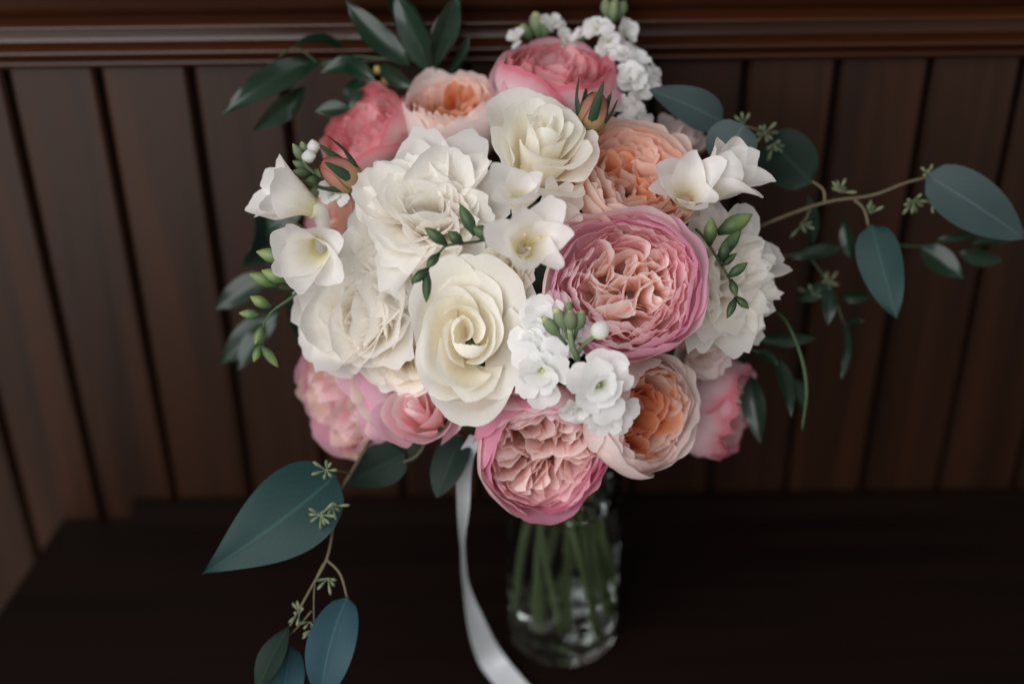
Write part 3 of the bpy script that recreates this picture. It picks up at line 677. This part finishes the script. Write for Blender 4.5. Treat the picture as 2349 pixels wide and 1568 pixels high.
for px, py, d, fc, r in ((1250, 735, .822, (-.4, .4, .9), 58), (1245, 850, .815, (-.3, -.1, .95), 68), (1372, 882, .80, (.1, -.05, 1), 78), (1305, 775, .82, (.1, .5, .8), 50), (1228, 795, .822, (-.5, .1, .8), 52), (1395, 945, .815, (.2, -.5, .8), 52), (1330, 930, .82, (0, -.6, .7), 44)):
    floret_stock(s1, px, py, d, fc, r)
for b, t, r in (((1300, 790, .806), (1246, 728, .80), 15), ((1306, 780, .805), (1274, 706, .80), 15), ((1310, 780, .804), (1308, 712, .797), 17), ((1316, 780, .806), (1336, 712, .80), 15), ((1308, 740, .806), (1302, 688, .806), 10)):
    bud(s1, b, t, r, 'stock_bud', shape=(.25, .28, .3, .9, 1.0, .85, .3))
tube('stalk', [P(1322, 815, .81), P(1340, 790, .80), P(1366, 770, .797)], [mpx(5, .8)] * 2, MT['stock_bud'], s1, 7, 8)
bud(s1, (1366, 775, .796), (1388, 738, .792), 21, 'stock', shape=(.35, .8, 1, 1.05, .95, .7, .15))

s2 = stock('tall white stock rising behind the top pink rose with green bud tips', [(1430, 260, 0.955), (1405, 150, 0.960), (1398, 70, 0.960), (1402, 20, 0.960)], 7)
for px, py, d, fc, r in ((1370, 72, 0.945, (-.4, .3, .8), 42), (1432, 75, 0.950, (.5, .2, .8), 42), (1395, 95, 0.940, (.1, -.2, 1), 38), (1328, 85, 0.950, (-.6, .4, .5), 26), (1450, 150, 0.940, (.5, .4, .7), 55), (1462, 205, 0.930, (.4, 0, .9), 55), (1490, 180, 0.935, (.8, .2, .5), 42), (1440, 255, 0.920, (.2, -.2, .9), 46), (1445, 180, 0.925, (0, .2, 1), 46), (1462, 270, 0.915, (.1, -.5, .8), 36), (1430, 130, 0.940, (.1, .5, .8), 36)):
    floret_stock(s2, px, py, d, fc, r, 7, k=1.05)
for b, t, r in (((1398, 60, 0.955), (1388, -2, 0.950), 14), ((1402, 62, 0.955), (1412, -4, 0.947), 14), ((1405, 60, 0.955), (1434, 2, 0.953), 15), ((1403, 62, 0.950), (1410, 8, 0.945), 12)):
    bud(s2, b, t, r, 'stock_bud', shape=(.25, .35, .6, .9, 1.0, .85, .3))
s3 = stock('short white stock bud cluster behind the top pink rose beside the tall stock', [(1260, 190, 0.975), (1240, 100, 0.975), (1232, 70, 0.975)], 6)
for px, py, fc, r in ((1268, 60, (.3, .4, .8), 28), (1185, 92, (-.4, .3, .8), 24), (1292, 100, (.6, .3, .7), 36)):
    floret_stock(s3, px, py, .955, fc, r, 6)
for b, t, r in (((1236, 92, 0.970), (1228, 28, 0.965), 17), ((1222, 96, 0.970), (1196, 58, 0.965), 14), ((1246, 92, 0.967), (1262, 36, 0.960), 17)):
    bud(s3, b, t, r, 'stock_bud', shape=(.25, .45, .8, 1.0, 1.0, .85, .3))
s4 = stock('white stock buds poking out beside the orange and olive rosebud', [(790, 430, .90), (745, 415, .885), (705, 385, .88), (690, 360, .88)], 6)
for b, t, r, m in (((712, 372, .876), (704, 344, .872), 17, 'stock'), ((722, 352, .88), (716, 320, .876), 15, 'stock'), ((698, 372, .88), (672, 330, .877), 11, 'stock_bud'), ((700, 352, .882), (692, 325, .88), 11, 'stock_bud'), ((715, 400, .88), (672, 392, .876), 11, 'stock_bud'), ((705, 388, .88), (672, 370, .88), 10, 'stock_bud'), ((735, 412, .88), (700, 418, .877), 12, 'stock_bud'), ((722, 390, .875), (750, 405, .872), 12, 'stock_bud'), ((740, 425, .88), (712, 452, .878), 13, 'stock_bud')):
    bud(s4, b, t, r, m)
floret_stock(s4, 765, 448, .868, (-.2, .1, 1), 36, 6)

# ------------------------------------------------------------------ ribbon
pts = [P(1092, 1000, .905), P(1066, 1060, .925), P(1063, 1160, .955), P(1061, 1250, .99), P(1068, 1340, 1.025), P(1092, 1430, 1.05), T(1124, 1506, .016), T(1176, 1572, .006), T(1250, 1650, .005)]
wid = [30, 38, 32, 18, 24, 46, 58, 58, 58]; ang = [0, .1, .35, .95, .9, .35, .05, 0, 0]
c = cat_rom(pts, 48); q = np.linspace(0, 1, 48); ww = np.interp(q, np.linspace(0, 1, 9), wid); aa = np.interp(q, np.linspace(0, 1, 9), ang)
tt = np.gradient(c, axis=0); V = []; UVr = []
for i in range(48):
    t = nrm(tt[i]); nn = nrm(CAM - c[i]); nn = nrm(nn - t * np.dot(nn, t)); x = np.cross(t, nn)
    x = cos(aa[i]) * x + sin(aa[i]) * nn
    hw = mpx(ww[i], np.dot(c[i] - CAM, F)) / 2
    for k in range(5):
        u = k / 2 - 1
        pnt = c[i] + x * u * hw + nn * .0012 * (u * u); pnt[2] = max(pnt[2], .002); V.append(pnt); UVr.append((k / 4, q[i]))
rb = thing('ribbon', 'white satin ribbon hanging from the bouquet and curling onto the table', 'ribbon', c[-1])
add('satin_band', V, gridfaces(5, 48), MT['ribbon'], rb, UVr)

# ------------------------------------------------------------------ eucalyptus
def seeds(parent, px, py, d, n, lpx, dirv=None, spread=2.6, r=4.0):
    G = []; o = P(px, py, d)
    for k in range(n):
        a = (dirv if dirv is not None else 0) + (spread * (k / max(1, n - 1) - .5) if dirv is not None else 2 * pi * k / n) + rng.uniform(-.2, .2)
        L = mpx(lpx * rng.uniform(.45, 1.25), d); dv = nrm(cos(a) * R + sin(a) * U - F * rng.uniform(-.9, .9))
        G.append(bud_geo(o, o + dv * L, mpx(r, d), (.32, .3, .34, .7, 1.0, .95, .45), ns=7))
    v, f, uv = merge(G); return add('seed_cluster', v, f, MT['seed'], parent, uv)
def sprig(name, label, pts, rad, mat, cat, slot=True):
    p = [P(*q) for q in pts]
    if slot:
        root = flower_stem(lambda q: thing(name, label, cat, q), p[0], nrm(p[1] - p[0]), .001, .0016, mat)
    else: root = thing(name, label, cat, p[0])
    tube('branch', p, [mpx(rad * .85, pts[0][2]), mpx(rad * .5, pts[-1][2])], MT[mat], root, 7, 26)
    return root
def twig(root, pts, rad, mat='euc_stem'):
    tube('twig', [P(*q) for q in pts], [mpx(rad * .85, pts[0][2]), mpx(rad * .65, pts[0][2])], MT[mat], root, 7, 10)
D1 = .925
e1 = sprig('eucalyptus_sprig', 'long seeded eucalyptus sprig reaching out sideways past the ragged white peony', [(1660, 560, .94), (1760, 512, D1), (1890, 465, D1), (2000, 448, D1), (2075, 420, D1), (2132, 405, D1)], 6, 'euc_stem', 'eucalyptus')
twig(e1, [(1892, 465, D1), (1888, 435, D1), (1862, 415, D1)], 5)
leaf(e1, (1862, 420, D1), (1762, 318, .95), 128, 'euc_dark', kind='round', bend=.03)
twig(e1, [(1960, 458, D1), (1982, 480, D1), (1992, 518, D1)], 5)
leaf(e1, (2000, 516, D1), (2056, 730, .91), 104, 'euc', kind='ovate', bend=.03, roll=.2)
leaf(e1, (2125, 400, D1), (2352, 548, .93), 128, 'euc_grey', kind='ovate', bend=.05, roll=-.15, wave=.015)
seeds(e1, 1925, 440, D1, 6, 34, 1.3); seeds(e1, 1995, 490, D1, 4, 30, 1.2, 1.6); seeds(e1, 2095, 460, D1 + .005, 8, 34, -1.4, 4.); seeds(e1, 2130, 400, D1, 4, 22, 2.2, 2.)
seeds(e1, 2140, 455, D1 + .01, 5, 32, -1.2, 2.4); seeds(e1, 1840, 515, D1 + .01, 5, 34, -1., 2.2)
twig(e1, [(1860, 475, D1 + .01), (1850, 500, D1 + .01), (1835, 515, D1 + .01)], 3)
e2 = sprig('eucalyptus_sprig', 'eucalyptus sprig with grey green leaves above the right freesia', [(1560, 380, .96), (1620, 340, .93), (1668, 290, .925), (1690, 285, .93), (1745, 300, .935)], 5, 'euc_stem', 'eucalyptus')
leaf(e2, (1660, 282, .925), (1488, 205, .91), 92, 'euc_grey', kind='ovate', bend=.06, roll=.3)
leaf(e2, (1650, 378, .90), (1708, 286, .895), 122, 'euc_grey', kind='round', bend=.05, roll=-.25)
seeds(e2, 1755, 305, .935, 8, 40); seeds(e2, 1705, 285, .93, 3, 26, 1.7, 1.); seeds(e2, 1775, 330, .935, 6, 34, -1.0, 2.6)
e3 = sprig('eucalyptus_sprig', 'seeded eucalyptus sprig with large blue green leaves trailing down past the vase', [(850, 1010, .93), (805, 1085, .905), (772, 1140, .895), (765, 1200, .89), (750, 1280, .888), (715, 1345, .885), (665, 1435, .88)], 5.5, 'euc_stem', 'eucalyptus')
leaf(e3, (770, 1090, .893), (462, 1316, .875), 196, 'euc', kind='acum', bend=.05, roll=.1, side=-.03, wave=.02, nu=13, nv=23, twist=.8)
twig(e3, [(748, 1282, .888), (780, 1315, .886), (797, 1372, .884)], 4)
leaf(e3, (797, 1368, .884), (738, 1600, .87), 110, 'euc_blue', kind='euc', bend=.04, roll=-.1, side=.05)
twig(e3, [(742, 1290, .888), (722, 1340, .886), (720, 1440, .886)], 2.5)
twig(e3, [(715, 1400, .886), (690, 1430, .884), (660, 1460, .882)], 3)
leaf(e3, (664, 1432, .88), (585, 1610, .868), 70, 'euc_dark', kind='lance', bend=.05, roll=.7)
leaf(e3, (668, 1480, .885), (640, 1640, .875), 82, 'euc_blue', kind='euc', bend=.03, roll=-.3)
twig(e3, [(805, 1085, .905), (775, 1080, .889), (748, 1078, .876)], 2.5)
seeds(e3, 748, 1078, .876, 7, 36); seeds(e3, 735, 1180, .866, 8, 38, -1.5, 4.4); seeds(e3, 762, 1160, .872, 6, 34, -1.1, 3.2)
twig(e3, [(766, 1185, .889), (752, 1182, .876), (735, 1180, .866)], 2); twig(e3, [(770, 1150, .893), (766, 1155, .88), (762, 1160, .872)], 2); seeds(e3, 752, 1325, .886, 5, 38, -1.57, 2.4)
seeds(e3, 688, 1405, .882, 6, 32, 2.9, 3.4); seeds(e3, 720, 1440, .886, 5, 38, -1.7, 2.2); seeds(e3, 712, 1425, .884, 4, 26, -2., 2.6)
e4 = sprig('eucalyptus_sprig', 'short eucalyptus sprig tucked under the small pink rose', [(980, 900, .95), (985, 985, .93), (960, 1040, .925), (925, 1060, .925)], 5, 'euc_stem', 'eucalyptus')
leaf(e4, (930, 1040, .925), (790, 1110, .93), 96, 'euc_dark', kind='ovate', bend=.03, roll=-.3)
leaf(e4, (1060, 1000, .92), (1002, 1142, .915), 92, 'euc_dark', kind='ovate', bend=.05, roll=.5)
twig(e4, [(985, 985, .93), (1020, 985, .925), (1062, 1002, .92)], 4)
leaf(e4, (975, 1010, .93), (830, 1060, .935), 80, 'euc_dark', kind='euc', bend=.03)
e5 = sprig('eucalyptus_sprig', 'blurred eucalyptus leaf curling behind the left freesia', [(740, 560, .96), (660, 500, .975), (610, 470, .98)], 4, 'euc_stem', 'eucalyptus')
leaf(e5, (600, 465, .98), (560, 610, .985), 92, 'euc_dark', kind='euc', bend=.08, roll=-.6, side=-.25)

# ------------------------------------------------------------------ ruscus
def rleaf(root, b, t, wpx, roll=0.0, bend=.06, side=0.0, fold=.25, **k):
    return leaf(root, b, t, wpx, 'ruscus', kind='lance', roll=roll, bend=bend, side=side, fold=fold, **k)
D2 = .955
r1 = sprig('ruscus_branch', 'branch of dark glossy ruscus leaves spreading over the peach rose', [(1010, 330, 0.942), (985, 190, D2), (960, 145, 0.962), (880, 135, 0.967), (800, 130, 0.972), (735, 150, 0.972)], 4, 'stem_dark', 'foliage')
for b, t, wd, ro, sd in (((958, 135, 0.960), (868, -45, 0.942), 66, .4, .05), ((985, 165, 0.952), (905, -20, 0.937), 76, -.5, .06), ((940, 152, 0.957), (792, 0, 0.952), 62, .2, -.05), ((995, 160, 0.950), (1052, -30, 0.937), 62, .5, -.05), ((1000, 165, 0.952), (1075, -25, 0.942), 56, -.6, -.06), ((1030, 165, 0.957), (1075, 85, 0.952), 30, .6, 0),
                         ((790, 112, 0.972), (676, 100, 0.952), 36, .9, .1), ((735, 138, 0.972), (506, 266, 0.952), 68, .15, .04), ((700, 200, 0.972), (578, 302, 0.957), 58, -.4, .0), ((790, 135, 0.967), (865, 190, 0.952), 46, -.2, .03), ((830, 140, 0.967), (735, 165, 0.962), 40, .3, 0), ((820, 180, 0.962), (795, 260, 0.957), 46, 0, 0), ((800, 250, 0.952), (722, 255, 0.952), 40, .3, 0), ((870, 150, 0.962), (950, 200, 0.952), 46, .5, 0)):
    rleaf(r1, b, t, wd, ro, .07, sd)
twig(r1, [(735, 150, 0.972), (680, 110, 0.967), (640, 130, 0.962)], 2.5, 'stem_dark')
r2 = sprig('ruscus_branch', 'branch of small dark glossy leaves trailing behind the seeded eucalyptus sprig', [(1700, 600, .97), (1850, 580, .98), (2000, 560, .985), (2120, 565, .985), (2200, 545, .985), (2349, 540, .985)], 3, 'stem_dark', 'foliage')
D3 = .98
for b, t, wd, ro in (((1866, 560, D3), (1852, 445, .97), 34, .5), ((1955, 600, D3), (1935, 495, .975), 32, -.4), ((1930, 570, D3), (1812, 592, .98), 34, .2), ((2110, 565, D3), (2210, 640, .97), 62, -.2), ((2060, 575, D3), (1990, 560, .985), 26, 0), ((2150, 548, D3), (2300, 515, .975), 22, .6), ((2200, 580, D3), (2300, 600, .98), 40, .2), ((2230, 560, D3), (2365, 530, .98), 34, -.2), ((1830, 690, D3), (1920, 640, .985), 36, .3),
                     ((1925, 678, D3), (2008, 676, .97), 34, .7), ((1905, 660, D3), (1900, 745, .975), 34, 0), ((1935, 735, .975), (1932, 868, .96), 32, -.7), ((1940, 745, .975), (1982, 735, .965), 18, -.6)):
    rleaf(r2, b, t, wd, ro)
twig(r2, [(1850, 580, .98), (1900, 650, .98), (1935, 740, .975)], 2.5, 'stem_dark')
seeds(r2, 1900, 650, .98, 6, 34, 1.2, 2.8, 4); seeds(r2, 1865, 675, .98, 6, 34, 1.8, 3.6, 4)
r3 = sprig('ruscus_branch', 'branch of shiny dark leaves hanging beside the side facing pink rose', [(1640, 800, .95), (1720, 800, .945), (1785, 838, .945), (1825, 880, .945)], 3, 'stem_dark', 'foliage')
for b, t, wd, ro in (((1735, 805, .945), (1785, 838, .94), 34, -.7), ((1785, 822, .945), (1815, 955, .93), 40, -.5), ((1812, 862, .945), (1848, 950, .935), 40, -.6), ((1742, 778, .96), (1872, 776, .96), 34, .3), ((1722, 860, .955), (1745, 1018, .95), 56, .2), ((1660, 790, .96), (1715, 850, .955), 50, .2)):
    rleaf(r3, b, t, wd, ro)
tube('grass_blade', [P(1720, 700, .95), P(1790, 722, .935), P(1832, 800, .93), P(1850, 890, .93), P(1840, 985, .93)], [mpx(2, .93), mpx(3, .93), mpx(4.5, .93), mpx(2.5, .93)], MT['stem_dark'], r3, 6, 22)
r4 = sprig('ruscus_branch', 'blurred dark leaves behind the drooping freesia buds', [(740, 640, .99), (660, 660, 1.0), (600, 640, 1.005), (560, 640, 1.01)], 3, 'stem_dark', 'foliage')
for b, t, wd, ro in (((620, 625, 1.005), (490, 712, 1.01), 60, .2), ((640, 715, 1.0), (505, 835, 1.01), 72, .2), ((680, 650, .99), (690, 790, .99), 60, -.2), ((610, 740, 1.0), (545, 850, 1.0), 50, .3), ((660, 560, .99), (560, 590, 1.0), 60, 0), ((700, 470, .98), (590, 540, .99), 60, .2)):
    rleaf(r4, b, t, wd, ro)
# small berry sprig above the coral rose
b1 = sprig('berry_sprig', 'tiny yellow berries poking up above the coral ruffled rose', [(900, 260, .98), (893, 215, .975), (888, 190, .972)], 2.5, 'stem_dark', 'berries')
twig(b1, [(893, 215, .975), (880, 185, .975), (868, 165, .972)], 2, 'stem_dark')
twig(b1, [(893, 235, .975), (850, 220, .975), (812, 215, .972)], 2, 'stem_dark')
for b, t, r, m in (((888, 196, .972), (890, 168, .97), 13, 'berry'), ((867, 170, .972), (864, 150, .97), 10, 'berry'), ((812, 220, .972), (806, 186, .97), 10, 'stock')):
    bud(b1, b, t, r, m, 'berry', shape=(.5, .85, 1, 1, .95, .7, .2))

# ------------------------------------------------------------------ dark filler leaves deep between the flower heads
g = sprig('filler_foliage', 'dark green filler leaves deep in the gaps between the flower heads', [(1270, 1000, .95), (1260, 850, .95), (1250, 700, .94), (1245, 600, .945)], 4, 'stem_dark', 'foliage')
for k in range(60):
    z = 1 - 1.25 * (k + .5) / 60; a = k * 2.39996; rr = math.sqrt(1 - z * z)
    dv = cos(a) * rr * R + sin(a) * rr * U - z * F
    c0 = P(1250, 690, ZC) + dv * .075; sv = nrm(np.cross(dv, rng.normal(size=3))) * .035
    v, f, uv = leaf_geo(c0 - sv, c0 + sv + dv * .012, .034, roll=rng.uniform(-.6, .6), bend=.05, kind='lance', nu=5, nv=9)
    add('leaf', v, f, MT['ruscus'], g, uv)
